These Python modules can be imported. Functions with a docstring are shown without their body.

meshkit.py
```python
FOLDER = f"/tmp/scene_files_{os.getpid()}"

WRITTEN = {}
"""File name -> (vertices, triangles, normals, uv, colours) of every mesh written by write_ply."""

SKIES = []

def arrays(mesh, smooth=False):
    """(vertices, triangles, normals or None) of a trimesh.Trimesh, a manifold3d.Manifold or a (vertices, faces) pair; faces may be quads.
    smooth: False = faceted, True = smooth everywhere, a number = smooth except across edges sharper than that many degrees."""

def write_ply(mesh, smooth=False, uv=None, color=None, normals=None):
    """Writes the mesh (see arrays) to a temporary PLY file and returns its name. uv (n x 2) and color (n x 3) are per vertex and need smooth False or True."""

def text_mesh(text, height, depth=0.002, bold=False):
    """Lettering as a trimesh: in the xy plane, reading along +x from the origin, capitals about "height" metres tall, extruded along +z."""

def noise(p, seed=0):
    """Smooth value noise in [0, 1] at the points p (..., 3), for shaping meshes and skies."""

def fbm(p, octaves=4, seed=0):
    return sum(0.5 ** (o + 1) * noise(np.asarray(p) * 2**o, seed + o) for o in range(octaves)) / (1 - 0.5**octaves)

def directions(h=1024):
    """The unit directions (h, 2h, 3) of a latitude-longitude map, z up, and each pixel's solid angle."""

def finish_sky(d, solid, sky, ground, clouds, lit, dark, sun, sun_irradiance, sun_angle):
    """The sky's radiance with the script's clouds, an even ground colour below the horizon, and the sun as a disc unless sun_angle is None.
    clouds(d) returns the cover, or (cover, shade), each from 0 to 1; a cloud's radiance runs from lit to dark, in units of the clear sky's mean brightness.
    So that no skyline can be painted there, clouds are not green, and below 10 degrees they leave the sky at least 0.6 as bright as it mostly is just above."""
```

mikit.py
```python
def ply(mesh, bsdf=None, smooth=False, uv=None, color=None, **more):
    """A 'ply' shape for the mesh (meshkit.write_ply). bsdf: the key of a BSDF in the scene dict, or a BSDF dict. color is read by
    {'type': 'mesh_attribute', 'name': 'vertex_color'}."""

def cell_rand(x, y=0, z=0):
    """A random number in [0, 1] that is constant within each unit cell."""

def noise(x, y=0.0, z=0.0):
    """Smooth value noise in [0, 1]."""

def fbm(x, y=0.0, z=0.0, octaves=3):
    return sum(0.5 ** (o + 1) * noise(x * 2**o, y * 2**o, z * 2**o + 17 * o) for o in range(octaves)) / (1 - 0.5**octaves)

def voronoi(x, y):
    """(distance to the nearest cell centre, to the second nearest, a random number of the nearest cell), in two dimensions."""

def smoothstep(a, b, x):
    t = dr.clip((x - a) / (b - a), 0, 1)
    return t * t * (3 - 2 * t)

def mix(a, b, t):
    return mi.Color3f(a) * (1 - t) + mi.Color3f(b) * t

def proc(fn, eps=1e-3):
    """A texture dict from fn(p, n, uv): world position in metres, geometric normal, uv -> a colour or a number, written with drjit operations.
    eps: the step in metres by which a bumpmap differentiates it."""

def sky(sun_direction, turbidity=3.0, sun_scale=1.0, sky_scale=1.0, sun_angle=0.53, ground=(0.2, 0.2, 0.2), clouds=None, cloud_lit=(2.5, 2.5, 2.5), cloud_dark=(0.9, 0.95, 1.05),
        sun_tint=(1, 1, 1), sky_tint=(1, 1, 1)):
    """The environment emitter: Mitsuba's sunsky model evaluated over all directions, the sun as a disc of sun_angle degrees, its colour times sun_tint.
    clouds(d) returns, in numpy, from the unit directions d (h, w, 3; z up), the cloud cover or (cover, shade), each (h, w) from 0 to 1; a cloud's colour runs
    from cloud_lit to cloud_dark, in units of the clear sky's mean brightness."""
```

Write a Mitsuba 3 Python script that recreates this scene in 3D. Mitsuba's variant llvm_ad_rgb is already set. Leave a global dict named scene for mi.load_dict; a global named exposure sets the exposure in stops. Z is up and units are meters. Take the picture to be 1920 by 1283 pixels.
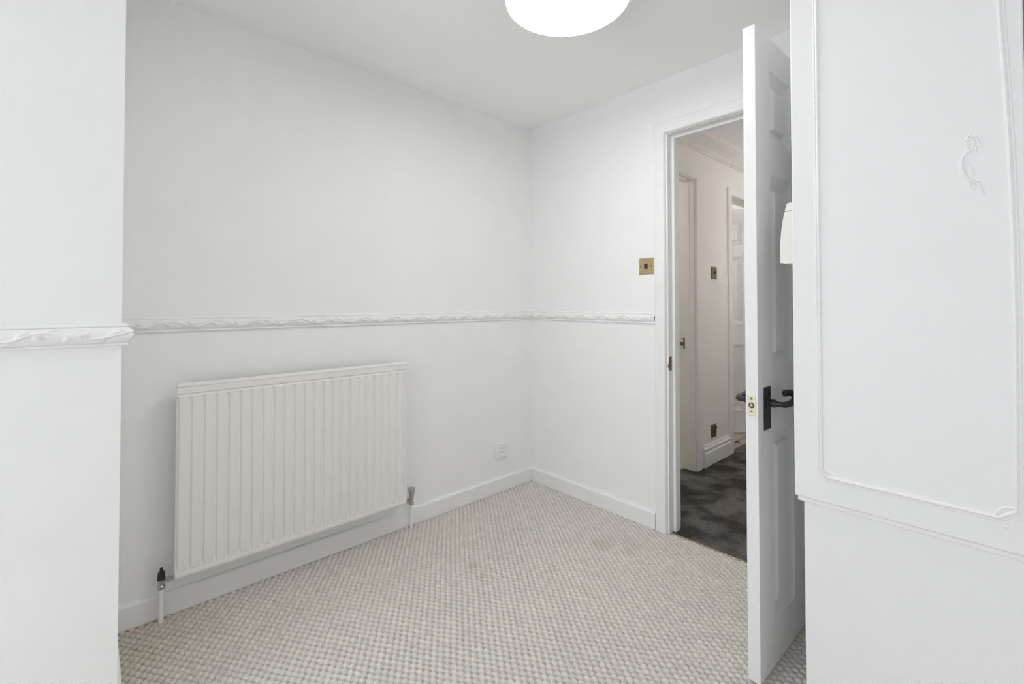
import math
import numpy as np
import trimesh
import drjit as dr
import mitsuba as mi
from shapely.geometry import Polygon, box as sbox
import mikit
import meshkit
from mikit import proc, noise, fbm, smoothstep, mix

T = mi.ScalarTransform4f
scene, labels = {}, {}

# ------------------------------------------------------------------ camera, sky, exposure
F_PX = 863.0914
CAM = np.array([2.119898, -2.096142, 1.135150])
FWD = np.array([-0.73133794, 0.68182019, 0.01631063])
UP = np.array([0.01240039, -0.01061802, 0.99986674])
scene['camera'] = {
    'type': 'perspective', 'fov_axis': 'x',
    'fov': math.degrees(2 * math.atan(960 / F_PX)),
    'principal_point_offset_x': -11.119 / 1920, 'principal_point_offset_y': 87.2 / 1283,
    'near_clip': 0.01, 'far_clip': 100.0,
    'to_world': T().look_at(origin=CAM.tolist(), target=(CAM + FWD).tolist(), up=UP.tolist()),
}
# unseen window panes behind the viewer glow in place of a sky (window_1__pane)
WX0, WX1, WZ0, WZ1, WY = 0.40, 1.66, 0.06, 1.92, -3.72
DAYLIGHT = (2.68, 2.80, 2.99)


def daylight(power=1.0, weight=1.0):
    return {'type': 'area', 'radiance': {'type': 'rgb', 'value': [power * c for c in DAYLIGHT]}, 'sampling_weight': weight}


exposure = 0.17
LAMP_ROOM, LAMP_HALL, LAMP_FAR, LAMP_SIDE = 15.0, 21.0, 19.0, 12.0

# ------------------------------------------------------------------ materials
def bsdf(key, color, rough=0.55, metallic=0.0, spec=0.4, bump=None, bump_scale=1.0, **more):
    b = {'type': 'principled', 'base_color': color if isinstance(color, dict) else {'type': 'rgb', 'value': list(color)},
         'roughness': rough if isinstance(rough, dict) else float(rough), 'metallic': float(metallic), **more}
    if not metallic:
        b['specular'] = float(spec)
    if bump is not None:
        b = {'type': 'bumpmap', 'arbitrary': bump, 'scale': float(bump_scale), 'bsdf': b}
    scene[key] = {'type': 'twosided', 'bsdf': b}


def matte(key, color):
    scene[key] = {'type': 'twosided', 'bsdf': {'type': 'diffuse', 'reflectance': color}}


def gloss(key, color, alpha=0.25, sheen=0.05):
    """Satin paint or plastic: a diffuse body with a little soft reflection."""
    scene[key] = {'type': 'twosided', 'bsdf': {'type': 'blendbsdf', 'weight': sheen, 'bsdf_0': {'type': 'diffuse', 'reflectance': color},
                                               'bsdf_1': {'type': 'roughconductor', 'material': 'none', 'alpha': alpha, 'distribution': 'ggx'}}}


def mottled(base, amount, scale):
    def fn(p, n, uv):
        k = fbm(p.x * scale, p.y * scale, p.z * scale, 3)
        return mi.Color3f(*base) * (1 - amount * 0.5 + amount * k)
    return proc(fn)


matte('wall_paint', mottled((0.885, 0.887, 0.887), 0.03, 7.0))
matte('ceiling_paint', mottled((0.925, 0.925, 0.92), 0.02, 5.0))
gloss('wood_paint', mottled((0.865, 0.867, 0.87), 0.02, 9.0), 0.30, 0.06)
matte('hall_paint', mottled((0.87, 0.855, 0.835), 0.02, 6.0))
matte('plaster', mottled((0.86, 0.862, 0.86), 0.02, 20.0))
gloss('radiator_paint', mottled((0.84, 0.83, 0.80), 0.02, 11.0), 0.30)
gloss('cream_plastic', mottled((0.86, 0.845, 0.80), 0.01, 30.0), 0.25)
gloss('white_plastic', mottled((0.86, 0.86, 0.84), 0.01, 30.0), 0.25)
bsdf('chrome', (0.55, 0.55, 0.56), 0.15, metallic=1.0)
bsdf('satin_chrome', (0.55, 0.55, 0.56), 0.38, metallic=1.0)
bsdf('brass', mottled((0.62, 0.50, 0.27), 0.2, 60.0), 0.3, metallic=1.0)
bsdf('pale_brass', mottled((0.66, 0.60, 0.47), 0.15, 60.0), 0.4, metallic=0.8)
bsdf('old_bronze', mottled((0.17, 0.135, 0.095), 0.3, 80.0), 0.4, metallic=0.6)
bsdf('black_iron', mottled((0.018, 0.017, 0.016), 0.5, 120.0), 0.42, spec=0.5)
bsdf('black_plastic', mottled((0.02, 0.018, 0.016), 0.3, 80.0), 0.4, spec=0.5)
bsdf('dark_slot', mottled((0.015, 0.014, 0.013), 0.3, 80.0), 0.6, spec=0.3)
bsdf('brown_wood', proc(lambda p, n, uv: mix((0.085, 0.045, 0.028), (0.14, 0.08, 0.05), fbm(p.x * 30, p.y * 6, p.z * 90, 3))), 0.45)
bsdf('strip_metal', mottled((0.42, 0.36, 0.24), 0.25, 90.0), 0.45, metallic=0.6)

LX, LY = 0.0367, 0.0255      # bobble lattice of the carpet


def carpet_color(p, n, uv):
    base = mix((0.60, 0.57, 0.53), (0.72, 0.69, 0.645), fbm(p.x * 240, p.y * 240, 0.0, 3))
    # colour of each bobble
    a, b = p.x / LX, p.y / LY
    s, t = a + b, a - b
    tone = mikit.cell_rand(s + 0.5, t + 0.5, 3)
    base = base * (0.955 + 0.09 * tone)
    base = base * (0.97 + 0.06 * fbm(p.x * 2.2, p.y * 2.2, 4.0, 3))
    # old spill marks and a trodden, soiled strip
    def spot(x, y, r, q):
        d = dr.sqrt(dr.square(p.x - x) + dr.square(p.y - y)) + 0.05 * (noise(p.x * 22, p.y * 22, q) - 0.5)
        return 1 - smoothstep(0.2 * r, r, d)
    st = dr.maximum(spot(0.79, -0.31, 0.075, 1.0), 0.7 * spot(0.90, -0.22, 0.09, 6.0))
    base = mix(base, mi.Color3f(0.44, 0.355, 0.32), 0.28 * st)
    s2 = dr.maximum(spot(0.526, -0.867, 0.04, 2.0), 0.7 * spot(0.61, -0.90, 0.05, 3.0))
    base = mix(base, mi.Color3f(0.46, 0.33, 0.29), 0.30 * s2)
    # brown soiling along the skirting; shade of the corner painted into the colour
    grime_shade_noise = 0.06 * (fbm(p.x * 9, p.y * 9, 8.0, 3) - 0.5)
    edge = (1 - smoothstep(0.0, 0.06, p.x + grime_shade_noise)) * 0.25
    corner_shade = 1 - smoothstep(0.06, 0.42, dr.sqrt(dr.square(p.x - 0.10) + dr.square(p.y + 2.02)) + 2.0 * grime_shade_noise)
    base = base * mix((1, 1, 1), (0.66, 0.58, 0.47), dr.maximum(edge, 0.42 * corner_shade))
    return base


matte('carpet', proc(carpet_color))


def hall_carpet_color(p, n, uv):
    k = fbm(p.x * 9, p.y * 9, 1.0, 4)
    f = fbm(p.x * 260, p.y * 260, 3.0, 2)
    c = mix((0.060, 0.055, 0.051), (0.150, 0.143, 0.138), smoothstep(0.3, 0.72, k))
    return c * (0.55 + 0.9 * f)


matte('hall_carpet', proc(hall_carpet_color))
matte('beige_lino', mottled((0.50, 0.45, 0.39), 0.1, 10.0))
bsdf('frosted_glass', (0.7, 0.7, 0.7), 0.5)
bsdf('lamp_glass', (0.85, 0.85, 0.82), 0.3)


# ------------------------------------------------------------------ mesh helpers
def bx(x0, x1, y0, y1, z0, z1, r=0.0):
    """A box with chamfered edges."""
    x0, x1 = min(x0, x1), max(x0, x1); y0, y1 = min(y0, y1), max(y0, y1); z0, z1 = min(z0, z1), max(z0, z1)
    if r <= 0:
        m = trimesh.creation.box((x1 - x0, y1 - y0, z1 - z0))
        m.apply_translation(((x0 + x1) / 2, (y0 + y1) / 2, (z0 + z1) / 2))
        return m
    r = min(r, 0.49 * min(x1 - x0, y1 - y0, z1 - z0))
    pts = []
    for a in (0, 1):
        for b in (0, 1):
            for c in (0, 1):
                q = np.array([(x0, x1)[a], (y0, y1)[b], (z0, z1)[c]])
                sg = np.array([1 - 2 * a, 1 - 2 * b, 1 - 2 * c])
                for k in range(3):
                    o = np.ones(3); o[k] = 0
                    pts.append(q + sg * o * r)
                pts.append(q + sg * r * 0.42)
    return trimesh.convex.convex_hull(np.array(pts))


def cat(*ms):
    flat = []
    for m in ms:
        flat += list(m) if isinstance(m, (list, tuple)) else [m]
    return trimesh.util.concatenate(flat)


def extrude(poly, h):
    return trimesh.creation.extrude_polygon(poly, h, engine='earcut')


def frame_mat(o, ex, ey, ez):
    M = np.eye(4); M[:3, 0], M[:3, 1], M[:3, 2], M[:3, 3] = ex, ey, ez, o
    return M


def placed(m, o, ex, ey, ez=None):
    ex, ey = np.array(ex, float), np.array(ey, float)
    ez = np.cross(ex, ey) if ez is None else np.array(ez, float)
    m = m.copy(); m.apply_transform(frame_mat(o, ex, ey, ez))
    return m


def lathe(prof, o=(0, 0, 0), axis=(0, 0, 1), n=32):
    """prof: (radius, height) along the axis, closed at the ends by radius 0."""
    prof = np.array(prof, float)
    m = trimesh.creation.revolve(prof, sections=n)
    a = np.array(axis, float); a /= np.linalg.norm(a)
    h = np.array([1, 0, 0]) if abs(a[0]) < 0.9 else np.array([0, 1, 0])
    ex = np.cross(h, a); ex /= np.linalg.norm(ex); ey = np.cross(a, ex)
    m.apply_transform(frame_mat(o, ex, ey, a))
    return m


def tube(pts, radii, n=12, flat=None):
    """A tube along the points with a radius for each; flat squeezes along the given axis."""
    pts = np.array(pts, float); k = len(pts)
    radii = np.full(k, radii, float) if np.isscalar(radii) else np.array(radii, float)
    tg = np.gradient(pts, axis=0); tg /= np.linalg.norm(tg, axis=1)[:, None]
    u = np.cross(tg[0], [0, 0, 1.0])
    if np.linalg.norm(u) < 1e-3:
        u = np.cross(tg[0], [0, 1.0, 0])
    V, Fc = [], []
    an = np.linspace(0, 2 * np.pi, n, endpoint=False)
    for i in range(k):
        u = u - tg[i] * (u @ tg[i]); u /= np.linalg.norm(u); v = np.cross(tg[i], u)
        V.append(pts[i] + radii[i] * (np.cos(an)[:, None] * u + np.sin(an)[:, None] * v))
    V = np.vstack(V + [pts[:1], pts[-1:]])
    for i in range(k - 1):
        for j in range(n):
            a, b = i * n + j, i * n + (j + 1) % n
            Fc += [[a, b, b + n], [a, b + n, a + n]]
    for j in range(n):
        Fc += [[k * n, (j + 1) % n, j], [k * n + 1, (k - 1) * n + j, (k - 1) * n + (j + 1) % n]]
    m = trimesh.Trimesh(V, Fc, process=False)
    trimesh.repair.fix_normals(m)
    return m


def smooth_curve(ctrl, n=40):
    from scipy.interpolate import make_interp_spline
    c = np.array(ctrl, float)
    t = np.r_[0, np.cumsum(np.linalg.norm(np.diff(c, axis=0), axis=1))]
    return make_interp_spline(t, c, k=min(3, len(c) - 1))(np.linspace(0, t[-1], n))


def mitre_sweep(prof, path, normal, closed=False):
    """Sweeps prof ((a, b): a to the left of the path in its plane, b along the normal) along the path with mitred corners."""
    P = np.array(path, float); N = np.array(normal, float); prof = np.array(prof, float); k = len(P)
    rings = []
    for i in range(k):
        d0 = P[i] - P[i - 1] if (i > 0 or closed) else P[1] - P[0]
        d1 = P[(i + 1) % k] - P[i] if (i < k - 1 or closed) else P[-1] - P[-2]
        d0 = d0 / np.linalg.norm(d0); d1 = d1 / np.linalg.norm(d1)
        l0, l1 = np.cross(N, d0), np.cross(N, d1)
        m = l0 + l1; m /= (1 + l0 @ l1)
        rings.append(P[i] + prof[:, :1] * m + prof[:, 1:] * N)
    n = len(prof); V = np.vstack(rings); Fc = []
    for i in range(k if closed else k - 1):
        for j in range(n):
            a, b = i * n + j, i * n + (j + 1) % n
            c, d = ((i + 1) % k) * n + (j + 1) % n, ((i + 1) % k) * n + j
            Fc += [[a, b, c], [a, c, d]]
    if not closed:
        tri = trimesh.creation.triangulate_polygon(Polygon(prof), engine='earcut')
        vv, ff = np.array(tri[0]), np.array(tri[1])
        from scipy.spatial import cKDTree
        idx = cKDTree(prof).query(vv)[1]
        Fc += [list(idx[f][::-1]) for f in ff] + [list(idx[f] + (k - 1) * n) for f in ff]
    m = trimesh.Trimesh(V, Fc, process=False)
    trimesh.repair.fix_normals(m)
    return m


def relief_strip(L, prof, h, o, du, dz, dn, nu, nw, mitre0=0.0, mitre1=0.0):
    """A strip of length L from o along du; prof = [(w, b)] rises along dz and stands out along dn; h(u, w) is relief in metres."""
    prof = np.array(prof, float)
    s = np.r_[0, np.cumsum(np.linalg.norm(np.diff(prof, axis=0), axis=1))]
    q = np.linspace(0, s[-1], nw)
    q = np.unique(np.r_[q, s]); w = np.interp(q, s, prof[:, 0]); b = np.interp(q, s, prof[:, 1]); nw = len(q)
    u = np.linspace(0, L, nu)
    U, W = np.meshgrid(u, w, indexing='ij')
    B = np.broadcast_to(b, U.shape)
    Ht = h(U, W)
    k = np.clip(U / min(L, 0.05), 0, 1); k2 = np.clip((U - L + min(L, 0.05)) / min(L, 0.05), 0, 1)
    out = B + Ht
    along = U - mitre0 * out * (1 - k) + mitre1 * out * k2
    V = np.array(o) + along[..., None] * np.array(du) + W[..., None] * np.array(dz) + out[..., None] * np.array(dn)
    idx = np.arange(nu * nw).reshape(nu, nw)
    Fc = np.concatenate([np.stack([idx[:-1, :-1], idx[1:, :-1], idx[1:, 1:]], -1).reshape(-1, 3), np.stack([idx[:-1, :-1], idx[1:, 1:], idx[:-1, 1:]], -1).reshape(-1, 3)])
    m = trimesh.Trimesh(V.reshape(-1, 3), Fc, process=False)
    want = np.array(dn)
    if m.face_normals.mean(0) @ want < 0:
        m.invert()
    return m


def put(key, mesh, mat, label=None, cat_=None, group=None, kind=None, smooth=False, base=None, **more):
    base = base or key
    k, i = base, 0
    while k in scene:
        i += 1
        k = f'{base}_{i:03d}'
    scene[k] = mikit.ply(mesh, mat, smooth=smooth, **more)
    tag(k, label, cat_, group, kind)
    return k


def tag(k, label=None, cat_=None, group=None, kind=None):
    d = {}
    if label: d['label'] = label
    if cat_: d['category'] = cat_
    if group: d['group'] = group
    if kind: d['kind'] = kind
    if d: labels[k] = d


def struct(key, mesh, mat, label, cat_, **more):
    return put(key, mesh, mat, label, cat_, kind='structure', **more)


# ------------------------------------------------------------------ sizes
H = 2.26            # ceiling
XR, YF = 2.62, -3.65   # right wall, window wall
BX, BY, BYB = 0.58, -2.034, -2.60   # face and edge of the projecting wall
OX0, OX1, OZ = 0.961, 1.640, 1.975    # doorway in the back wall
WT = 0.11           # thickness of the back wall
HX = 0.655          # hall's left wall
HR = 1.76           # hall's right wall
HE = 3.3            # hall's end
FX = -0.9           # far side of the rooms beyond the hall

# ------------------------------------------------------------------ floors
def carpet_mesh(x0, x1, y0, y1, step):
    nx, ny = int((x1 - x0) / step) + 1, int((y1 - y0) / step) + 1
    X, Y = np.meshgrid(np.linspace(x0, x1, nx), np.linspace(y0, y1, ny), indexing='ij')
    jx = 0.0026 * (meshkit.noise(np.stack([X * 14, Y * 14, 0 * X], -1), 3) - 0.5) + 0.004 * (meshkit.noise(np.stack([X * 3, Y * 3, 0 * X], -1), 5) - 0.5)
    jy = 0.0026 * (meshkit.noise(np.stack([X * 14, Y * 14, 0 * X + 7], -1), 4) - 0.5) + 0.006 * (meshkit.noise(np.stack([X * 3, Y * 3, 0 * X + 9], -1), 6) - 0.5)
    a, b = (X + jx) / LX, (Y + jy) / LY
    # staggered lattice: the two families of points (i, j) and (i + .5, j + .5)
    def d2(ox, oy):
        fa = (a - ox) - np.round(a - ox); fb = (b - oy) - np.round(b - oy)
        return (fa * LX / 0.0128) ** 2 + (fb * LY / 0.0098) ** 2
    d = np.minimum(d2(0, 0), d2(0.5, 0.5))
    Z = 0.0125 * np.sqrt(np.clip(1 - d * 0.86, 0, 1))
    Z = Z * (0.8 + 0.4 * meshkit.noise(np.stack([X * 60, Y * 60, 0 * X], -1), 9)) + 0.0011 * meshkit.noise(np.stack([X * 420, Y * 420, 0 * X], -1), 2)
    V = np.stack([X, Y, Z - 0.010], -1).reshape(-1, 3)
    i = np.arange(nx * ny).reshape(nx, ny)
    Fc = np.concatenate([np.stack([i[:-1, :-1], i[1:, :-1], i[1:, 1:]], -1).reshape(-1, 3), np.stack([i[:-1, :-1], i[1:, 1:], i[:-1, 1:]], -1).reshape(-1, 3)])
    return trimesh.Trimesh(V, Fc, process=False)


fl = carpet_mesh(0.0, 1.80, -2.25, 0.012, 0.0029)
slab = bx(0, XR, YF, 0.012, -0.06, -0.0120)
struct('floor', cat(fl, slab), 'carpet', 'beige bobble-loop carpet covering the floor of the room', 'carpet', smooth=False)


def plush_mesh(x0, x1, y0, y1, step, seed):
    nx, ny = int((x1 - x0) / step) + 1, int((y1 - y0) / step) + 1
    X, Y = np.meshgrid(np.linspace(x0, x1, nx), np.linspace(y0, y1, ny), indexing='ij')
    Z = 0.008 * meshkit.fbm(np.stack([X * 18, Y * 18, 0 * X], -1), 3, seed) + 0.006 * meshkit.noise(np.stack([X * 190, Y * 190, 0 * X], -1), seed + 5)
    Z = Z - 0.008 * np.exp(-((Y - y0) / 0.012) ** 2)
    V = np.stack([X, Y, Z - 0.006], -1).reshape(-1, 3)
    i = np.arange(nx * ny).reshape(nx, ny)
    Fc = np.concatenate([np.stack([i[:-1, :-1], i[1:, :-1], i[1:, 1:]], -1).reshape(-1, 3), np.stack([i[:-1, :-1], i[1:, 1:], i[:-1, 1:]], -1).reshape(-1, 3)])
    return trimesh.Trimesh(V, Fc, process=False)


hf = plush_mesh(HX - 0.09, HR, 0.022, HE, 0.005, 11)
struct('floor_001', cat(hf, bx(HX - 0.09, HR, 0.02, HE, -0.06, -0.012)), 'hall_carpet', 'dark grey plush carpet on the hall floor beyond the doorway', 'carpet')
struct('floor_002', bx(FX, HX - 0.015, 1.2, HE, -0.06, 0.002), 'beige_lino', 'pale beige floor under the far panelled door', 'floor')
struct('floor_003', bx(FX, HX - 0.088, WT, 1.2, -0.06, 0.0), 'beige_lino', 'pale floor inside the first doorway of the hall', 'floor')

# ------------------------------------------------------------------ walls and ceilings
struct('wall_left', bx(-0.1, 0, YF - 0.1, 0.0, -0.06, H + 0.1), 'wall_paint', 'plain white wall carrying the radiator', 'wall')
outline = sbox(-0.1, -0.06, XR + 0.1, H + 0.1).difference(sbox(OX0 - 0.012, -0.1, OX1 + 0.012, OZ + 0.012))
struct('wall_back', placed(extrude(outline, WT), (0, WT, 0), (1, 0, 0), (0, 0, 1)), 'wall_paint', 'white wall with the doorway to the hall', 'wall')
struct('wall_right', bx(XR, XR + 0.1, YF - 0.1, 0, -0.06, H + 0.1), 'wall_paint', 'white side wall behind the cupboard', 'wall')
struct('wall_breast', bx(0, BX, BYB, BY, -0.06, H + 0.02, 0.0), 'wall_paint', 'white projecting wall at the left edge of the view', 'wall')
front = sbox(-0.1, -0.06, XR + 0.1, H + 0.1).difference(sbox(WX0, WZ0, WX1, WZ1))
struct('wall_front', placed(extrude(front, 0.14), (0, YF, 0), (1, 0, 0), (0, 0, 1)), 'wall_paint', 'white window wall behind the viewer', 'wall')
struct('ceiling', bx(-0.1, XR + 0.1, YF - 0.1, WT, H, H + 0.1), 'ceiling_paint', 'flat white ceiling of the room', 'ceiling')
fr = [bx(WX0, WX0 + 0.05, WY - 0.03, WY + 0.03, WZ0, WZ1, 0.004), bx(WX1 - 0.05, WX1, WY - 0.03, WY + 0.03, WZ0, WZ1, 0.004),
      bx(WX0 + 0.05, WX1 - 0.05, WY - 0.03, WY + 0.03, WZ0, WZ0 + 0.05, 0.004), bx(WX0 + 0.05, WX1 - 0.05, WY - 0.03, WY + 0.03, WZ1 - 0.05, WZ1, 0.004),
      bx((WX0 + WX1) / 2 - 0.025, (WX0 + WX1) / 2 + 0.025, WY - 0.03, WY + 0.03, WZ0 + 0.05, WZ1 - 0.05, 0.004)]
struct('window_1', cat(fr), 'wood_paint', 'white window frame in the wall behind the viewer', 'window')
for xa, xb in ((WX0 + 0.05, (WX0 + WX1) / 2 - 0.025), ((WX0 + WX1) / 2 + 0.025, WX1 - 0.05)):
    pane = trimesh.Trimesh([(xa, WY, WZ0 + 0.05), (xb, WY, WZ0 + 0.05), (xb, WY, WZ1 - 0.05), (xa, WY, WZ1 - 0.05)], [[0, 2, 1], [0, 3, 2]], process=False)
    k = put('window_1__pane', pane, 'frosted_glass', 'frosted pane glowing in place of daylight')
    scene[k]['emitter'] = daylight(weight=2.2)
put('window_1__sill', bx(WX0 - 0.04, WX1 + 0.04, YF - 0.04, YF + 0.05, WZ0 - 0.025, WZ0, 0.005), 'wood_paint')

# hall
A0, A1, B0, B1, DZ = 0.22, 0.900, 1.500, 2.16, 1.985
hw = sbox(WT, -0.06, HE, H + 0.1).difference(sbox(A0, -0.1, A1, DZ)).difference(sbox(B0, -0.1, B1, DZ - 0.02))
struct('wall_hall_left', placed(extrude(hw, 0.10), (HX - 0.10, 0, 0), (0, 1, 0), (0, 0, 1)), 'hall_paint', 'hall wall with two doorways seen through the open door', 'wall')
struct('wall_hall_right', bx(HR, HR + 0.1, WT, HE, -0.06, H + 0.1), 'hall_paint', 'right-hand wall of the hall behind the open door', 'wall')
struct('wall_hall_end', bx(FX, HR + 0.1, HE, HE + 0.1, -0.06, H + 0.1), 'hall_paint', 'end wall of the hall', 'wall')
struct('wall_far_left', bx(FX - 0.1, FX, WT, HE + 0.1, -0.06, H + 0.1), 'hall_paint', 'far wall of the rooms off the hall', 'wall')
struct('wall_far_back', bx(FX - 0.1, 0, 0, WT, -0.06, H + 0.1), 'hall_paint', 'near wall of the room off the hall', 'wall')
struct('wall_partition', bx(FX, HX - 0.1, 1.2, 1.28, -0.06, H + 0.1), 'hall_paint', 'partition between the two rooms off the hall', 'wall')
struct('ceiling_001', bx(FX - 0.1, HR + 0.1, WT, HE + 0.1, H, H + 0.1), 'ceiling_paint', 'ceiling of the hall beyond the doorway', 'ceiling')

# ------------------------------------------------------------------ baseboards
def board_prof(h, t, r=0.006):
    return [(0, 0), (0, t), (h - 0.007, t), (h - 0.003, t - 0.002), (h - 0.001, t - 0.005), (h, t - 0.008), (h, 0)]


def run_board(p0, p1, nrm, h, t, prof=None):
    p0, p1, nrm = np.array(p0, float), np.array(p1, float), np.array(nrm, float)
    d = (p1 - p0); L = np.linalg.norm(d); d /= L
    pr = Polygon([(b, a) for a, b in (prof or board_prof(h, t))])
    m = extrude(pr, L)      # x = out, y = up, z = along
    m.apply_transform(frame_mat(p0, nrm, [0, 0, 1], d))
    if np.linalg.det(frame_mat(p0, nrm, [0, 0, 1], d)[:3, :3]) < 0:
        m.invert()
    return m


SK = 0.084
struct('baseboard_left', run_board((0, BY, 0), (0, 0, 0), (1, 0, 0), SK, 0.014), 'wood_paint', 'white skirting board under the radiator', 'skirting board')
struct('baseboard_back', run_board((0.016, 0, 0), (0.8895, 0, 0), (0, -1, 0), SK, 0.014), 'wood_paint', 'white skirting board from the corner to the door frame', 'skirting board')
struct('baseboard_breast', cat(run_board((BX, BYB, 0), (BX, BY + 0.016, 0), (1, 0, 0), SK, 0.016), run_board((0, BY, 0), (BX, BY, 0), (0, 1, 0), SK, 0.016)),
       'wood_paint', 'white skirting board round the projecting wall', 'skirting board')
HS = 0.146
hp = [(0, 0), (0, 0.019), (0.092, 0.019), (0.096, 0.015), (0.100, 0.012), (0.106, 0.012), (0.110, 0.016), (0.120, 0.017), (0.127, 0.014), (0.132, 0.009), (0.140, 0.008), (HS, 0.005), (HS, 0)]
struct('baseboard_hall', cat(run_board((HX, 1.006, 0), (HX, 1.443, 0), (1, 0, 0), HS, 0.019, hp), run_board((HX, B1 + 0.06, 0), (HX, HE, 0), (1, 0, 0), HS, 0.019, hp),
                             run_board((HR, WT, 0), (HR, HE, 0), (-1, 0, 0), HS, 0.019, hp)),
       'wood_paint', 'tall stepped white skirting board below the hall socket', 'skirting board')
struct('baseboard_brown', bx(HX - 0.123, HX - 0.101, A1 + 0.012, 1.19, 0.0, 0.150, 0.003), 'brown_wood', 'dark brown skirting board just inside the first hall doorway', 'skirting board')

# ------------------------------------------------------------------ dado rails: embossed with a scrolling leaf border
DZ0, DZ1 = 1.030, 1.084
DH = DZ1 - DZ0


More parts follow.
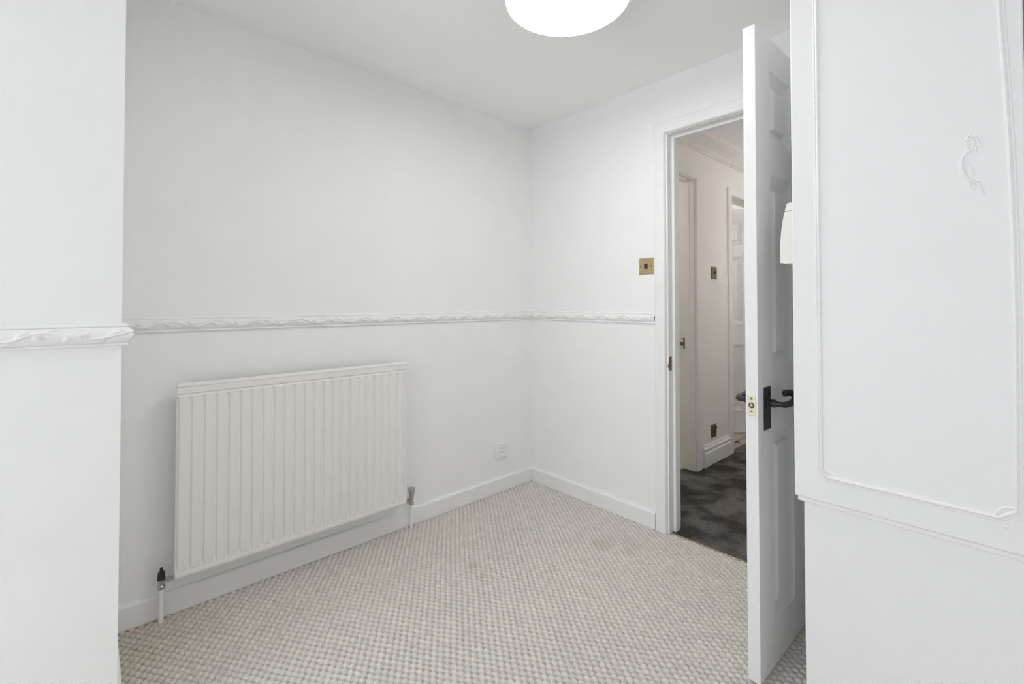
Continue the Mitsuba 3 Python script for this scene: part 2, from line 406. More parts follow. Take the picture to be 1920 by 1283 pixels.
def dado_relief(seed=0.0):
    def h(U, W):
        w = W / DH
        P = 0.150
        ph = (U + seed) / P * 2 * np.pi
        inner = np.clip((w - 0.16) / 0.07, 0, 1) * np.clip((0.84 - w) / 0.07, 0, 1)
        vine = 0.50 + 0.19 * np.sin(ph)
        r = np.exp(-((w - vine) / 0.055) ** 2) * 0.0038
        # leaf lobes either side of the vine
        lob = np.zeros_like(U)
        for k in range(6):
            c = (U + seed) / P - k / 6.0
            c = (c - np.round(c)) * P
            side = 1 if k % 2 == 0 else -1
            ce = 0.50 + 0.19 * np.sin(2 * np.pi * k / 6.0) + side * (0.17 if k % 3 else 0.13)
            ang = 0.5 * side * (1 if k < 3 else -1)
            x = c * np.cos(ang) + (w - ce) * DH * np.sin(ang)
            y = -c * np.sin(ang) + (w - ce) * DH * np.cos(ang)
            rr = (x / 0.0125) ** 2 + (y / 0.0060) ** 2
            leaf = np.sqrt(np.clip(1 - rr, 0, 1)) * 0.0044
            leaf = leaf * (0.75 + 0.25 * np.cos(np.clip(np.abs(y) / 0.006, 0, 1) * 9))
            lob = np.maximum(lob, leaf)
            # deep eye beside each scroll
            cx = c - 0.013
            lob = lob - 0.0036 * np.exp(-(cx / 0.0022) ** 2 - (((w - (ce + side * 0.10)) * DH) / 0.0020) ** 2)
        scal = 0.0016 * np.clip((w - (0.74 + 0.035 * np.abs(np.sin(ph * 1.5)))) / 0.02, 0, 1)
        wob = 0.0012 * (meshkit.noise(np.stack([(U + seed) * 140, W * 160, 0 * U], -1), 3) - 0.5)
        return inner * (np.maximum(r, lob) + wob) + scal * np.clip((0.86 - w) / 0.03, 0, 1)
    return h


PROF = [(0, 0), (0, 0.007), (0.0015, 0.0085), (0.0045, 0.0085), (0.006, 0.006), (0.0085, 0.0075), (0.013, 0.0115), (0.020, 0.0145), (0.027, 0.0155),
        (0.034, 0.0145), (0.041, 0.0115), (0.0445, 0.008), (0.046, 0.007), (0.0475, 0.009), (0.0515, 0.009), (0.0530, 0.0070), (DH, 0.006), (DH, 0)]
Zu = (0, 0, 1)
struct('trim_1', relief_strip(-BY, PROF, dado_relief(0.03), (0, BY, DZ0), (0, 1, 0), Zu, (1, 0, 0), 1300, 52, 0, -1), 'plaster',
       'embossed leaf-scroll dado rail above the radiator', 'dado rail', smooth=True)
struct('trim_2', relief_strip(0.893, PROF, dado_relief(0.07), (0, 0, DZ0), (1, 0, 0), Zu, (0, -1, 0), 600, 52, -1, 0), 'plaster',
       'embossed leaf-scroll dado rail between corner and door frame', 'dado rail', smooth=True)
PB = [(a, b * 1.35) for a, b in PROF]
d3 = relief_strip(BY - BYB, PB, dado_relief(0.055), (BX, BYB, DZ0), (0, 1, 0), Zu, (1, 0, 0), 500, 52, 0, 1)
d4 = relief_strip(BX, PB, dado_relief(0.02), (BX, BY, DZ0), (-1, 0, 0), Zu, (0, 1, 0), 400, 52, 1, 0)
struct('trim_3', cat(d3, d4), 'plaster', 'embossed leaf-scroll dado rail wrapping the projecting wall at the left', 'dado rail', smooth=True)

# hall cornice
CP = [(0, 0), (0, 0.010), (0.006, 0.013), (0.010, 0.010), (0.012, 0.022), (0.018, 0.026), (0.023, 0.022), (0.030, 0.030), (0.040, 0.048), (0.052, 0.072), (0.060, 0.092),
      (0.064, 0.100), (0.064, 0.108), (0.070, 0.112), (0.074, 0.122), (0.078, 0.128), (0.080, 0.128), (0.082, 0.0)]


def cornice_relief(U, W):
    w = W / 0.082
    inner = np.clip((w - 0.36) / 0.04, 0, 1) * np.clip((0.76 - w) / 0.04, 0, 1)
    c = U / 0.046; c = (c - np.round(c)) * 0.046
    drop = np.sqrt(np.clip(1 - (c / 0.017) ** 2 - ((w - 0.56) / 0.17) ** 2, 0, 1)) * 0.013
    g = U / 0.046 + 0.5; g = (g - np.round(g)) * 0.046
    bead = np.sqrt(np.clip(1 - (g / 0.006) ** 2 - ((w - 0.62) / 0.08) ** 2, 0, 1)) * 0.009
    return inner * np.maximum(drop, bead)


struct('trim_4', relief_strip(HE - WT, CP, cornice_relief, (HX, WT, H - 0.081), (0, 1, 0), Zu, (1, 0, 0), 900, 40, 0, 0), 'hall_paint',
       'ornate moulded cornice between hall wall and hall ceiling', 'cornice', smooth=35)

# ------------------------------------------------------------------ door frame of the room
ARCH = [(0, 0), (0.060, 0), (0.060, 0.010), (0.056, 0.014), (0.040, 0.017), (0.018, 0.018), (0.006, 0.017), (0.002, 0.013), (0, 0.009)]
ax0, ax1, az = OX0 - 0.008, OX1 + 0.008, OZ + 0.003
arch = mitre_sweep(ARCH, [(ax0, 0, 0), (ax0, 0, az), (ax1, 0, az), (ax1, 0, 0)], (0, -1, 0))
k = struct('trim_5', arch, 'wood_paint', 'white door frame and architrave round the doorway to the hall', 'door frame', smooth=25)
lin = cat(bx(OX0 - 0.012, OX0, 0, WT + 0.004, 0, OZ, 0.0015), bx(OX1, OX1 + 0.012, 0, WT + 0.004, 0, OZ, 0.0015), bx(OX0 - 0.012, OX1 + 0.012, 0, WT + 0.004, OZ, OZ + 0.012, 0.0015))
put('trim_5__lining', lin, 'wood_paint')
SD = 0.014
stp = cat(bx(OX0, OX0 + SD, 0.040, 0.085, 0, OZ, 0.0015), bx(OX1 - SD, OX1, 0.040, 0.085, 0, OZ, 0.0015), bx(OX0, OX1, 0.040, 0.085, OZ - SD, OZ, 0.0015))
put('trim_5__door_stop', stp, 'wood_paint')
arch2 = mitre_sweep(ARCH, [(ax1, WT, 0), (ax1, WT, az), (ax0, WT, az), (ax0, WT, 0)], (0, 1, 0))
put('trim_5__architrave', arch2, 'wood_paint', smooth=25)
kp = cat(bx(OX0 - 0.0005, OX0 + 0.0018, 0.006, 0.030, 0.800, 0.868, 0.0007), tube(smooth_curve([(OX0 + 0.001, 0.012, 0.845), (OX0 + 0.001, 0.004, 0.838), (OX0 + 0.003, -0.006, 0.826), (OX0 + 0.001, 0.002, 0.815)], 16), 0.003, 8))
put('trim_5__strike_plate', kp, 'old_bronze', 'small dark strike plate')

# threshold strip
strip = mitre_sweep([(-0.007, -0.004), (0.007, -0.004), (0.006, 0.002), (0, 0.0035), (-0.006, 0.002)], [(OX0 + 0.001, 0.016, 0.0), (OX1 - 0.001, 0.016, 0.0)], (0, 0, 1))
put('threshold_strip', strip, 'strip_metal', 'narrow brass-coloured threshold strip between beige and dark carpet', 'threshold strip')

# ------------------------------------------------------------------ panelled door leaves
def door_rects(w, h, stile=0.095, mid=0.085, zs=((0.150, 0.728), (0.932, 1.537), (1.648, 1.866))):
    pw = (w - 2 * stile - mid) / 2
    xs = [(stile, stile + pw), (stile + pw + mid, w - stile)]
    return [(x0, x1, z0, z1) for z0, z1 in zs for x0, x1 in xs]


def panel_mesh(x0, x1, z0, z1, t, big=True):
    """A raised and fielded panel seen from both sides: local x across, y depth (0 .. t), z up."""
    steps = [(0.0, 0.0005), (0.003, 0.003), (0.007, 0.0045), (0.012, 0.0065), (0.037, 0.0150), (0.041, 0.0150), (0.046, 0.0055), (0.049, 0.0040)]
    rings = []
    for ins, dep in steps:
        rings.append([(x0 + ins, dep, z0 + ins), (x1 - ins, dep, z0 + ins), (x1 - ins, dep, z1 - ins), (x0 + ins, dep, z1 - ins)])
    ms = []
    for flip in (False, True):
        V = np.array(rings, float).reshape(-1, 3)
        if flip:
            V[:, 1] = t - V[:, 1]
        Fc = []
        for i in range(len(steps) - 1):
            for j in range(4):
                a, b = i * 4 + j, i * 4 + (j + 1) % 4
                Fc += [[a, b, b + 4], [a, b + 4, a + 4]]
        e = (len(steps) - 1) * 4
        Fc += [[e, e + 1, e + 2], [e, e + 2, e + 3]]
        m = trimesh.Trimesh(V, Fc, process=False)
        if (m.face_normals[-1][1] > 0) != flip:
            m.invert()
        ms.append(m)
    return cat(ms)


def door_leaf(key, w, h, z0, t, M, mat, label, rects):
    hole = sbox(0, 0, w, h)
    for r in rects:
        hole = hole.difference(sbox(r[0], r[2] - z0, r[1], r[3] - z0))
    m = extrude(hole, t)
    m = placed(m, (0, 0, z0), (1, 0, 0), (0, 0, 1), (0, -1, 0))
    m.apply_translation((0, t, 0))
    trimesh.repair.fix_normals(m)
    m.apply_transform(M)
    struct(key, m, mat, label, 'door')
    for r in rects:
        q = panel_mesh(*r, t); q.apply_transform(M)
        put(key + '__panel', q, mat)


# local frame of the room's door: x from the free edge to the hinge, y from the face towards +X to the other face
LW, LT, LZ0, LZ1 = 0.652, 0.035, 0.016, 1.970
hinge, ang = np.array([1.6215, 0.004, 0.0]), math.radians(1.4)
dirf = np.array([-math.sin(ang), -math.cos(ang), 0])       # hinge -> free edge
free = hinge + LW * dirf
ML = frame_mat(free, -dirf, np.array([-dirf[1], dirf[0], 0]) * -1, [0, 0, 1])
rects = door_rects(LW, LZ1, 0.112, 0.068)
door_leaf('door_1', LW, LZ1 - LZ0, LZ0, LT, ML, 'wood_paint', 'open white six-panel door with black lever handle', rects)


def at_door(m):
    m = m.copy(); m.apply_transform(ML)
    if np.linalg.det(ML[:3, :3]) < 0:
        m.invert()
    return m


def lever(side):
    """Black iron lever on a plate; side -1: on the face at y = 0, +1: on the other face."""
    y0 = 0.0 if side < 0 else LT
    px, pz = 0.064, 0.832
    f = lambda x, o, z: (px + x, y0 + side * o, z)
    plate = bx(px - 0.024, px + 0.024, y0, y0 + side * 0.0045, 0.7505, 0.8795, 0.002)
    scr = [lathe([(0, 0), (0.0042, 0), (0.0036, 0.0016), (0, 0.002)], f(sx, 0.0043, sz), (0, side, 0), 14) for sx, sz in ((-0.012, 0.764), (0.012, 0.764), (-0.012, 0.869), (0.012, 0.869))]
    neck = lathe([(0, 0), (0.0135, 0), (0.0135, 0.003), (0.0105, 0.006), (0.0115, 0.012), (0.0125, 0.017), (0.0100, 0.023), (0.0078, 0.028), (0.0075, 0.042), (0.0, 0.044)], f(0, 0.0040, pz), (0, side, 0), 24)
    c = smooth_curve([f(0, 0.038, pz), f(0.004, 0.049, pz), f(0.020, 0.055, pz + 0.001), (px + 0.050, y0 + side * 0.055, pz + 0.001), (px + 0.085, y0 + side * 0.053, pz + 0.004),
                      (px + 0.104, y0 + side * 0.047, pz + 0.012), (px + 0.102, y0 + side * 0.037, pz + 0.020), (px + 0.086, y0 + side * 0.031, pz + 0.023), (px + 0.076, y0 + side * 0.028, pz + 0.022)], 60)
    r = np.interp(np.linspace(0, 1, 60), [0, 0.1, 0.3, 0.55, 0.75, 0.9, 1.0], [0.0080, 0.0086, 0.0092, 0.0112, 0.0112, 0.0095, 0.0085])
    bar = tube(c, r, 14)
    knob = trimesh.creation.icosphere(3, 0.0102); knob.apply_translation(c[-1])
    k = put('door_1__handle', at_door(cat(neck, bar, knob)), 'black_iron', 'black iron curled lever', smooth=45)
    put(k + '__backplate', at_door(cat(plate, scr)), 'black_iron', smooth=25)


lever(-1)
lever(+1)
# roller catch on the free edge
cp = cat(bx(-0.0016, 0.0008, 0.006, 0.030, 0.7995, 0.8605, 0.0006))
kc = put('door_1__roller_catch', at_door(cp), 'pale_brass', 'pale brass catch plate with steel ball')
ring = lathe([(0.0060, 0.0), (0.0085, 0.0), (0.0085, 0.0012), (0.0072, 0.0020), (0.0060, 0.0012), (0.0060, 0.0)], (-0.0014, 0.018, 0.830), (-1, 0, 0), 28)
put(kc + '__ring', at_door(ring), 'old_bronze', smooth=30)
ball = trimesh.creation.icosphere(3, 0.0060); ball.apply_translation((-0.0008, 0.018, 0.830))
put(kc + '__ball', at_door(ball), 'chrome', smooth=True)
for z in (0.812, 0.849):
    put(kc + '__screw', at_door(lathe([(0, 0), (0.0034, 0), (0.0030, 0.0007), (0, 0.0009)], (-0.0015, 0.018, z), (-1, 0, 0), 16)), 'old_bronze', smooth=30)
for z in (0.22, 1.70):
    hg = lathe([(0, 0), (0.006, 0), (0.006, 0.09), (0, 0.09)], tuple(hinge + np.array([0.004, -0.014, z])), (0, 0, 1), 14)
    put('door_1__hinge', hg, 'pale_brass', smooth=40)

# far door, standing half open in the hall's second doorway
fh = np.array([HX - 0.06, B1 - 0.02, 0.0]); fa = math.radians(45)
fd = np.array([-math.cos(fa), -math.sin(fa), 0])
MF = frame_mat(fh + 0.66 * fd, -fd, np.array([fd[1], -fd[0], 0]), [0, 0, 1])
door_leaf('door_2', 0.66, 1.945, 0.012, 0.035, MF, 'wood_paint', 'white six-panel door standing half open in the far hall doorway',
          door_rects(0.66, 1.945, 0.105, 0.080, ((0.205, 0.775), (0.955, 1.537), (1.640, 1.848))))

# frames of the two hall doorways
def scaled(prof, width):
    return [(a * width / 0.060, b) for a, b in prof]


a_top = 1.978
put('trim_6', mitre_sweep(scaled(ARCH, 0.082), [(HX, A0, 0), (HX, A0, a_top), (HX, A1 + 0.006, a_top), (HX, A1 + 0.006, 0)], (1, 0, 0)), 'wood_paint',
    'white architrave and jamb of the first hall doorway', 'door frame', kind='structure', smooth=25)
put('trim_6__lining', cat(bx(HX - 0.112, HX + 0.002, A1 - 0.002, A1 + 0.010, 0, DZ, 0.0015), bx(HX - 0.112, HX + 0.002, A0 - 0.010, A0, 0, DZ, 0.0015), bx(HX - 0.112, HX + 0.002, A0 - 0.010, A1 + 0.010, a_top - 0.002, DZ + 0.004, 0.0015)), 'hall_paint')
put('trim_6__door_stop', cat(bx(HX - 0.066, HX - 0.03, A1 - 0.005, A1 - 0.001, 0, a_top, 0.0015), bx(HX - 0.066, HX - 0.03, A0 - 0.001, A0 + 0.012, 0, a_top, 0.0015), bx(HX - 0.066, HX - 0.03, A0, A1, a_top - 0.014, a_top, 0.0015)), 'hall_paint')
lp = cat(bx(HX - 0.078, HX - 0.068, A1 - 0.005, A1 - 0.0015, 0.820, 0.893, 0.001),
         bx(HX - 0.096, HX - 0.072, A1 - 0.020, A1 - 0.002, 0.843, 0.868, 0.003),
         tube([(HX - 0.090, A1 - 0.012, 0.853), (HX - 0.112, A1 - 0.016, 0.852)], [0.004, 0.003], 10),
         tube([(HX - 0.092, A1 - 0.004, 0.886), (HX - 0.072, A1 - 0.004, 0.889)], [0.0035, 0.004], 10))
put('trim_6__latch', lp, 'old_bronze', 'small dark latch')
b_top = 1.955
put('trim_7', mitre_sweep(scaled(ARCH, 0.058), [(HX, B0 - 0.004, 0), (HX, B0 - 0.004, b_top), (HX, B1, b_top), (HX, B1, 0)], (1, 0, 0)), 'wood_paint',
    'white architrave of the far hall doorway', 'door frame', kind='structure', smooth=25)
put('trim_7__lining', cat(bx(HX - 0.102, HX + 0.002, B0 - 0.010, B0, 0, b_top + 0.01, 0.0015), bx(HX - 0.102, HX + 0.002, B1, B1 + 0.010, 0, b_top + 0.01, 0.0015), bx(HX - 0.102, HX + 0.002, B0 - 0.010, B1 + 0.010, b_top, b_top + 0.012, 0.0015)), 'hall_paint')

# ------------------------------------------------------------------ radiator
RY0, RY1, RZ0, RZ1, RXF = -1.866, -0.945, 0.150, 0.843, 0.0915
ny, nzr = 700, 90
Yg = np.linspace(RY0 + 0.002, RY1 - 0.002, ny); Zg = np.r_[np.linspace(RZ0, RZ0 + 0.06, 30), np.linspace(RZ0 + 0.07, RZ1 - 0.08, 8), np.linspace(RZ1 - 0.075, RZ1 - 0.010, 30)]
YY, ZZ = np.meshgrid(Yg, Zg, indexing='ij')
gd = (YY + 1.823) / 0.0391; gd = np.abs(gd - np.round(gd)) * 0.0391
groove = 1 - np.clip((gd - 0.0020) / 0.0060, 0, 1); groove = groove * groove * (3 - 2 * groove)
sm = lambda t: np.clip(t, 0, 1) ** 2 * (3 - 2 * np.clip(t, 0, 1))
inside = sm((ZZ - (RZ0 + 0.024)) / 0.018) * sm(((RZ1 - 0.040) - ZZ) / 0.012)
band = np.exp(-((ZZ - (RZ0 + 0.026)) / 0.004) ** 2) * 0.0012 + np.exp(-((ZZ - (RZ1 - 0.037)) / 0.0030) ** 2) * 0.0040
edge = np.clip((np.minimum(YY - RY0, RY1 - YY) - 0.002) / 0.006, 0, 1)
XX = RXF - 0.0060 * groove * inside - band - 0.004 * (1 - np.sqrt(1 - (1 - edge) ** 2)) - 0.006 * sm((RZ0 + 0.010 - ZZ) / 0.010)
V = np.stack([XX, YY, ZZ], -1)
back = V.copy(); back[..., 0] = RXF - 0.016
nzr = len(Zg)
ii = np.arange(ny * nzr).reshape(ny, nzr)
def quads(i):
    return np.concatenate([np.stack([i[:-1, :-1], i[1:, :-1], i[1:, 1:]], -1).reshape(-1, 3), np.stack([i[:-1, :-1], i[1:, 1:], i[:-1, 1:]], -1).reshape(-1, 3)])
q = quads(ii)
rimi = np.r_[ii[:, 0], ii[-1, 1:], ii[-2::-1, -1], ii[0, -2:0:-1]]
nv = ny * nzr
rim = np.stack([rimi, np.roll(rimi, -1), np.roll(rimi, -1) + nv, rimi + nv], -1)
rim = np.vstack([rim[:, [0, 1, 2]], rim[:, [0, 2, 3]]])
face = trimesh.Trimesh(np.vstack([V.reshape(-1, 3), back.reshape(-1, 3)]), np.vstack([q, q[:, ::-1] + nv, rim]), process=False)
if face.face_normals[0][0] < 0:
    face.invert()
R_ = 'radiator'
tag(R_, 'cream-white ribbed panel radiator mounted low on the left wall', 'radiator')
put('radiator__front_panel', face, 'radiator_paint', smooth=40)
cap = mitre_sweep([(0, 0), (0.030, 0), (0.0325, 0.002), (0.0325, 0.010), (0.030, 0.012), (0, 0.012)], [(RXF - 0.034, RY0 + 0.003, RZ1 - 0.011), (RXF - 0.034, RY1 - 0.001, RZ1 - 0.011)], (0, 0, 1))
cap = cat(bx(RXF - 0.046, RXF - 0.0015, RY0 + 0.004, RY1 - 0.001, RZ1 - 0.011, RZ1, 0.003))
put('radiator__top_rail', cap, 'radiator_paint')
put('radiator__water_panel', cat(bx(RXF - 0.030, RXF - 0.016, RY0 + 0.006, RY1 - 0.006, RZ0 + 0.004, RZ1 - 0.012, 0.004)), 'radiator_paint')
fins = [bx(RXF - 0.048, RXF - 0.029, y - 0.0012, y + 0.0012, RZ0 + 0.03, RZ1 - 0.04) for y in np.arange(RY0 + 0.03, RY1 - 0.02, 0.022)]
put('radiator__convector_fins', cat(fins), 'radiator_paint')
put('radiator__bracket', bx(0.0, RXF - 0.03, RY0 + 0.14, RY0 + 0.17, 0.30, 0.70, 0.002), 'radiator_paint')
put('radiator__bracket', bx(0.0, RXF - 0.03, RY1 - 0.17, RY1 - 0.14, 0.30, 0.70, 0.002), 'radiator_paint')
# left valve: lockshield with a black cap, and its pipe
vx, vy, vz = 0.045, -1.897, 0.150
put('radiator__pipe', tube([(vx, vy, -0.006), (vx, vy, vz - 0.022)], 0.0078, 18), 'wood_paint', 'white painted pipe')
body = cat(lathe([(0, 0), (0.0115, 0), (0.0125, 0.002), (0.0125, 0.010), (0.0095, 0.013), (0.0100, 0.022), (0.0125, 0.025), (0.0125, 0.032), (0.0085, 0.035), (0, 0.035)], (vx, vy, vz - 0.030), (0, 0, 1), 6 * 4),
           lathe([(0, 0), (0.0065, 0.0), (0.0065, 0.009), (0.0125, 0.010), (0.0125, 0.019), (0.0070, 0.020), (0.0070, 0.027), (0.0110, 0.028), (0.0110, 0.036), (0, 0.036)], (vx, vy + 0.006, vz - 0.004), (0, 1, 0), 6))
kv = put('radiator__valve', body, 'chrome', 'chrome lockshield valve', smooth=30)
put(kv + '__cap', lathe([(0, 0), (0.0125, 0), (0.0122, 0.004), (0.0100, 0.024), (0.0055, 0.026), (0.0045, 0.038), (0.003, 0.040), (0, 0.040)], (vx, vy, vz + 0.004), (0, 0, 1), 20), 'black_plastic', 'black plastic cap', smooth=30)
# right valve: tapered chrome head
vx, vy, vz = 0.042, -0.894, 0.150
put('radiator__pipe', tube([(vx, vy, -0.006), (vx, vy, vz - 0.022)], 0.0078, 18), 'wood_paint', 'white painted pipe')
body = cat(lathe([(0, 0), (0.0115, 0), (0.0125, 0.002), (0.0125, 0.011), (0.0095, 0.013), (0.0100, 0.026), (0.0085, 0.030), (0, 0.030)], (vx, vy, vz - 0.030), (0, 0, 1), 24),
           lathe([(0, 0), (0.0065, 0.0), (0.0065, 0.008), (0.0120, 0.009), (0.0120, 0.018), (0.0070, 0.019), (0.0070, 0.025), (0.0105, 0.026), (0.0105, 0.036), (0, 0.036)], (vx, vy - 0.006, vz - 0.010), (0, -1, 0), 6))
kv = put('radiator__valve', body, 'chrome', 'chrome valve body', smooth=30)
head = [(0, 0), (0.0100, 0), (0.0105, 0.012), (0.0122, 0.020), (0.0160, 0.034), (0.0166, 0.051), (0.0156, 0.054), (0.0, 0.0545)]
put(kv + '__head', lathe(head, (vx, vy, vz - 0.002), (0, 0, 1), 28), 'satin_chrome', 'tapered satin chrome head', smooth=30)

# ------------------------------------------------------------------ electrical plates
# white socket low on the left wall
sy, sz = -0.264, 0.248
tag('wall_socket', 'white single power socket low on the left wall near the corner', 'socket')
put('wall_socket__plate', cat(bx(0, 0.016, sy - 0.0425, sy + 0.0425, sz - 0.0425, sz + 0.0425, 0.003)), 'white_plastic')
for dy, dz_, w, h in ((0, 0.0110, 0.0045, 0.0085), (-0.0110, -0.0110, 0.0075, 0.0045), (0.0110, -0.0110, 0.0075, 0.0045)):
    put('wall_socket__pin_hole', bx(0.0155, 0.0164, sy + dy - w / 2, sy + dy + w / 2, sz + dz_ - h / 2, sz + dz_ + h / 2), 'dark_slot')

# brass light switch on the back wall
cx_, cz_ = 0.8425, 1.3235
plate = trimesh.convex.convex_hull(np.array([(cx_ + a * 0.0425, 0.0, cz_ + b * 0.0415) for a in (-1, 1) for b in (-1, 1)] + [(cx_ + a * 0.0425, -0.0035, cz_ + b * 0.0415) for a in (-1, 1) for b in (-1, 1)]
                                            + [(cx_ + a * 0.0385, -0.0065, cz_ + b * 0.0375) for a in (-1, 1) for b in (-1, 1)]))
tag('light_switch', 'brass light switch with black rocker beside the door frame', 'light switch')
put('light_switch__plate', plate, 'brass')
rk = trimesh.convex.convex_hull(np.array([(cx_ + a * 0.0085, y, cz_ + zz) for a in (-1, 1) for y, zz in ((-0.004, -0.013), (-0.004, 0.013), (-0.0085, -0.013), (-0.0080, 0.0), (-0.0105, 0.013))]))
put('light_switch__rocker', rk, 'black_plastic', 'black rocker')
for a in (-1, 1):
    put('light_switch__screw', lathe([(0, 0), (0.0036, 0), (0.0032, 0.0012), (0, 0.0016)], (cx_ + a * 0.030, -0.0064, cz_), (0, -1, 0), 16), 'old_bronze', smooth=30)

# dark switch and socket in the hall
def hall_plate(key, y0, y1, z0, z1, label, cat_):
    tag(key, label, cat_)
    yc, zc, a, b = (y0 + y1) / 2, (z0 + z1) / 2, (y1 - y0) / 2, (z1 - z0) / 2
    m = trimesh.convex.convex_hull(np.array([(HX + x, yc + s * (a - i), zc + t * (b - i)) for x, i in ((0, 0), (0.004, 0), (0.0075, 0.0045)) for s in (-1, 1) for t in (-1, 1)]))
    put(key + '__plate', m, 'old_bronze')
    return yc, zc


yc, zc = hall_plate('light_switch_001', 1.155, 1.240, 1.305, 1.395, 'dark bronze toggle light switch on the hall wall', 'light switch')
put('light_switch_001__toggle', cat(lathe([(0, 0), (0.010, 0), (0.008, 0.003), (0, 0.003)], (HX + 0.0075, yc, zc), (1, 0, 0), 20), tube([(HX + 0.008, yc, zc), (HX + 0.020, yc, zc + 0.012)], [0.0045, 0.0055], 12)), 'black_plastic', 'dark toggle', smooth=30)
yc, zc = hall_plate('wall_socket_001', 1.137, 1.217, 0.178, 0.270, 'dark bronze power socket above the hall skirting', 'socket')
put('wall_socket_001__rocker', bx(HX + 0.007, HX + 0.011, yc + 0.020, yc + 0.034, zc + 0.006, zc + 0.030, 0.001), 'black_plastic')
for dy, dz_, w, h in ((0, 0.006, 0.006, 0.011), (-0.011, -0.014, 0.009, 0.007), (0.011, -0.014, 0.009, 0.007)):
    put('wall_socket_001__pin_hole', bx(HX + 0.007, HX + 0.0079, yc + dy - w / 2, yc + dy + w / 2, zc + dz_ - h / 2, zc + dz_ + h / 2), 'dark_slot')

# ------------------------------------------------------------------ fitted cupboard
CF = -0.720
C = 'fitted_cupboard'
tag(C, 'white fitted cupboard with moulded upper door and plain boxed base at the right', 'cupboard')
put(C + '__carcass', bx(1.744, XR, CF + 0.021, 0, 0.626, H, 0.002), 'wood_paint')
put(C + '__bottom_rail', bx(1.7265, XR, CF + 0.004, -0.001, 0.6135, 0.6255, 0.002), 'wood_paint')
put(C + '__base_panel', bx(1.7385, XR, CF + 0.014, -0.001, -0.005, 0.6135, 0.002), 'wood_paint', 'plain white base panel')
DX0, DX1, DB, DT = 1.7205, 2.1425, 0.6262, 2.215
kd = put(C + '__door', bx(DX0, DX1, CF, CF + 0.020, DB, DT, 0.0025), 'wood_paint', 'white door with applied moulding')
MOULD = [(-0.0065, 0), (-0.0065, 0.0015), (-0.0050, 0.0035), (-0.0030, 0.0035), (-0.0020, 0.0022), (-0.0008, 0.0035), (0.0020, 0.0058), (0.0045, 0.0050), (0.0062, 0.0025), (0.0065, 0)]


def door_moulding(x0, x1, z0, z1, bow):
    L = [(x0, 0, z1 - 0.022), (x0, 0, z0 + 0.018)]
    Bm = [(x0 + 0.015, 0, z0), (x1 - 0.030, 0, z0 + 0.001)]
    zz = np.linspace(z0 + 0.022, z1 - 0.022, 14)
    mid = (1.10 - zz)
    R = [(x1 - bow * min(1.0, (abs(1.12 - z) / 0.65)) ** 2 * (1.0 if z > 1.12 else 0.45), 0, z) for z in zz]
    Tp = [(x1 - 0.030 - bow, 0, z1), (x0 + 0.015, 0, z1)]
    path = np.array(L + Bm + R + Tp)
    path[:, 1] = CF + 0.0003
    return mitre_sweep(MOULD, path, (0, -1, 0), closed=True)


put(kd + '__moulding', door_moulding(1.7805, 2.1265, 0.690, 2.10, 0.016), 'wood_paint', smooth=35)
# shell scroll on the lower corners of the moulding
def relief_path(pts, r, n=40):
    c = smooth_curve([(x, CF - 0.0002, z) for x, z in pts], n)
    return tube(c, r, 10)


def shell(x, z, s, mx):
    P = lambda a, b: (x + mx * a * s, z + b * s)
    ms = [relief_path([P(-1.0, -0.55), P(-0.75, 0.05), P(-0.2, 0.45), P(0.45, 0.35)], 0.0026), relief_path([P(-0.85, -0.75), P(-0.5, -0.35), P(0.0, 0.05), P(0.4, 0.15)], 0.0022),
          relief_path([P(0.2, 0.3), P(0.6, 0.25), P(0.72, -0.1), P(0.5, -0.3), P(0.3, -0.1)], 0.0022), relief_path([P(-0.9, -0.9), P(-0.5, -0.85), P(-0.25, -1.1), P(-0.35, -1.3)], 0.0020)]
    return cat(ms)


put(kd + '__corner_ornament', shell(2.1140, 0.7060, 0.024, 1), 'wood_paint', smooth=True)
put(kd + '__corner_ornament', shell(1.7900, 0.7000, 0.013, -1), 'wood_paint', smooth=True)
# applied scroll in the field of the door
g = lambda a, b: (2.0635 + 0.00071 * (1740 + a * 0.1247 - 1818), 1.494 - 0.00117 * (220 + b * 0.1247 - 253))
orn = [relief_path([g(700, 505), g(600, 505), g(520, 545), g(470, 640), g(475, 750), g(540, 865), g(640, 940), g(790, 955)], np.interp(np.linspace(0, 1, 50), [0, .15, .5, .85, 1], [.0012, .0028, .0036, .0028, .0012]), 50),
       relief_path([g(560, 600), g(590, 690), g(640, 770), g(660, 850)], 0.0018), relief_path([g(590, 950), g(600, 1000), g(625, 1040)], 0.0018),
       relief_path([g(640, 985), g(720, 985), g(780, 1040), g(805, 1110), g(855, 1165)], 0.0022), relief_path([g(690, 1000), g(660, 1050), g(680, 1080)], 0.0016),
       relief_path([g(545, 335), g(580, 305), g(625, 262), g(660, 300), g(705, 290), g(735, 335), g(750, 385), g(785, 435), g(730, 440)], 0.0022, 70),
       relief_path([g(545, 335), g(575, 365), g(550, 400), g(600, 420), g(550, 450), g(600, 470), g(560, 500)], 0.0018, 60),
       relief_path([g(730, 440), g(720, 490), g(735, 530)], 0.0018), relief_path([g(640, 330), g(690, 350), g(700, 400), g(650, 430)], 0.0016)]
put(kd + '__scroll_ornament', cat(orn), 'wood_paint', smooth=True)
kd2 = put(C + '__door', bx(2.1465, XR - 0.012, CF, CF + 0.020, DB, DT, 0.0025), 'wood_paint')
put(kd2 + '__moulding', door_moulding(2.200, 2.545, 0.690, 2.10, 0.0), 'wood_paint', smooth=35)

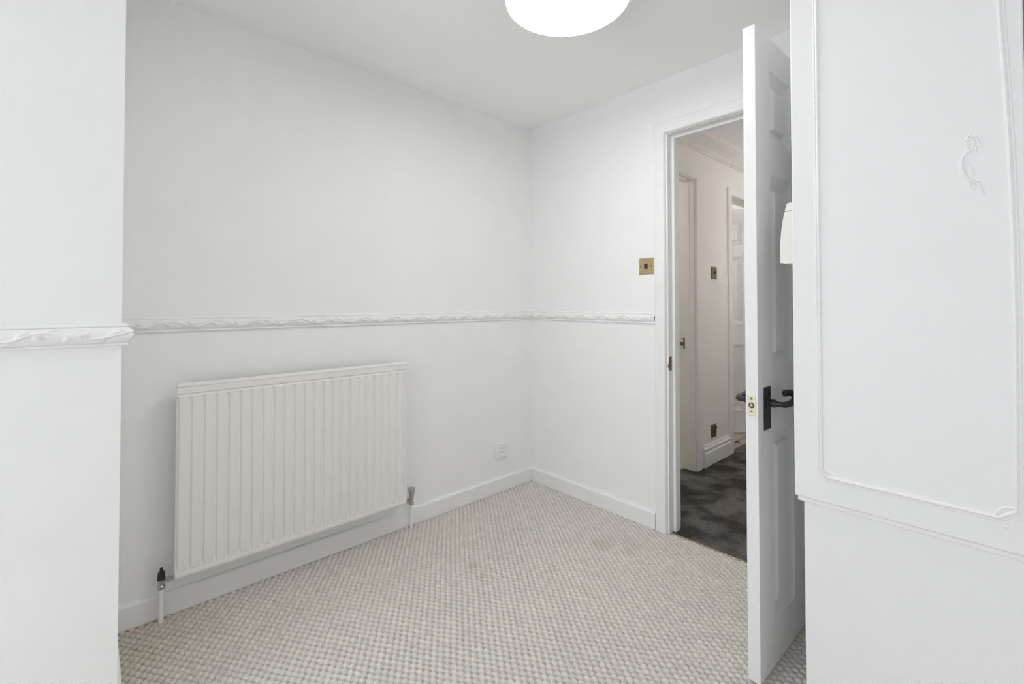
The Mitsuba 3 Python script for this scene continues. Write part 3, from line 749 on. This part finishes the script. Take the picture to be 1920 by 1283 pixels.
# white plastic box fixed to the side of the cupboard
ux = 1.744
prof = [(0.0, 1.248), (0.062, 1.246), (0.0735, 1.249), (0.0745, 1.275), (0.0735, 1.305), (0.070, 1.345), (0.0645, 1.380), (0.0620, 1.3925)]
prof_lo = Polygon(prof + [(0.0, 1.3965)])
prof_hi = Polygon([(0.0, 1.3985), (0.0612, 1.3945), (0.0565, 1.414), (0.0535, 1.4175), (0.0, 1.4205)])
def unit(poly, y0, y1):
    m = extrude(poly, y1 - y0)
    return placed(m, (ux, y0, 0), (-1, 0, 0), (0, 0, 1))
tag('plastic_wall_box', 'cream-white plastic wall box with bowed front and slanted cap on the cupboard side', 'wall box')
lo, hi = unit(prof_lo, -0.652, -0.560), unit(prof_hi, -0.652, -0.560)
put('plastic_wall_box__body', lo, 'cream_plastic', smooth=20)
put('plastic_wall_box__cap', hi, 'white_plastic', 'slanted cap', smooth=20)
put('plastic_wall_box__back_plate', bx(ux - 0.016, ux, -0.6545, -0.5575, 1.242, 1.4185, 0.002), 'cream_plastic')

# ------------------------------------------------------------------ lamps
def lamp(key, x, y, zb, r, label, power, color, weight, cat_='ceiling lamp'):
    tag(key, label, cat_)
    put(key + '__shade', lathe([(r - 0.006, zb + 0.004), (r - 0.006, zb), (r - 0.002, zb), (r, zb + 0.002), (r, H), (r - 0.004, H), (r - 0.004, zb + 0.006)], (x, y, 0), (0, 0, 1), 96), 'lamp_glass', smooth=35)
    k = put(key + '__diffuser', lathe([(0, zb + 0.004), (0, zb - 0.003), (r * 0.6, zb - 0.0022), (r - 0.006, zb), (r - 0.006, zb + 0.004)][1:4] + [(r - 0.006, zb + 0.004), (0, zb + 0.004)], (x, y, 0), (0, 0, 1), 96), 'lamp_glass', smooth=35)
    scene[k]['emitter'] = {'type': 'area', 'radiance': {'type': 'rgb', 'value': [power * c for c in color]}, 'sampling_weight': weight}


lamp('ceiling_lamp', 1.087, -0.900, 2.176, 0.218, 'round white glowing ceiling lamp at the top of the view', LAMP_ROOM, (1.0, 1.0, 0.97), 3.0)


def globe(key, x, y, z, r, label, power, color, weight):
    tag(key, label, 'ceiling lamp')
    a = np.linspace(0.0, math.pi, 25)
    m = lathe([(r * math.sin(t), -r * math.cos(t)) for t in a], (x, y, z), (0, 0, 1), 40)
    k = put(key + '__globe', m, 'lamp_glass', smooth=True)
    scene[k]['emitter'] = {'type': 'area', 'radiance': {'type': 'rgb', 'value': [power * c for c in color]}, 'sampling_weight': weight}
    put(key + '__holder', lathe([(0, 0), (0.045, 0), (0.045, -0.012), (0.016, -0.020), (0.016, z + r - H + 0.004), (0, z + r - H + 0.004)], (x, y, H), (0, 0, 1), 28), 'wood_paint', smooth=35)


globe('added_lamp', 1.62, 1.85, 1.62, 0.11, 'unseen opal globe lamp added to light the hall behind the open door', LAMP_HALL, (1.0, 0.95, 0.90), 0.9)  # put in out of view to light the hall wall and ceiling
globe('added_lamp_001', -0.15, 2.45, 2.02, 0.11, 'unseen opal globe lamp added to light the room beyond the far door', LAMP_FAR, (1.0, 0.98, 0.96), 0.5)  # unseen source added to brighten the far door leaf
globe('added_lamp_002', -0.20, 0.60, 2.02, 0.11, 'unseen opal globe lamp added to light the room off the first hall doorway', LAMP_SIDE, (1.0, 0.95, 0.90), 0.5)  # unseen source added to lift the jamb of the first doorway
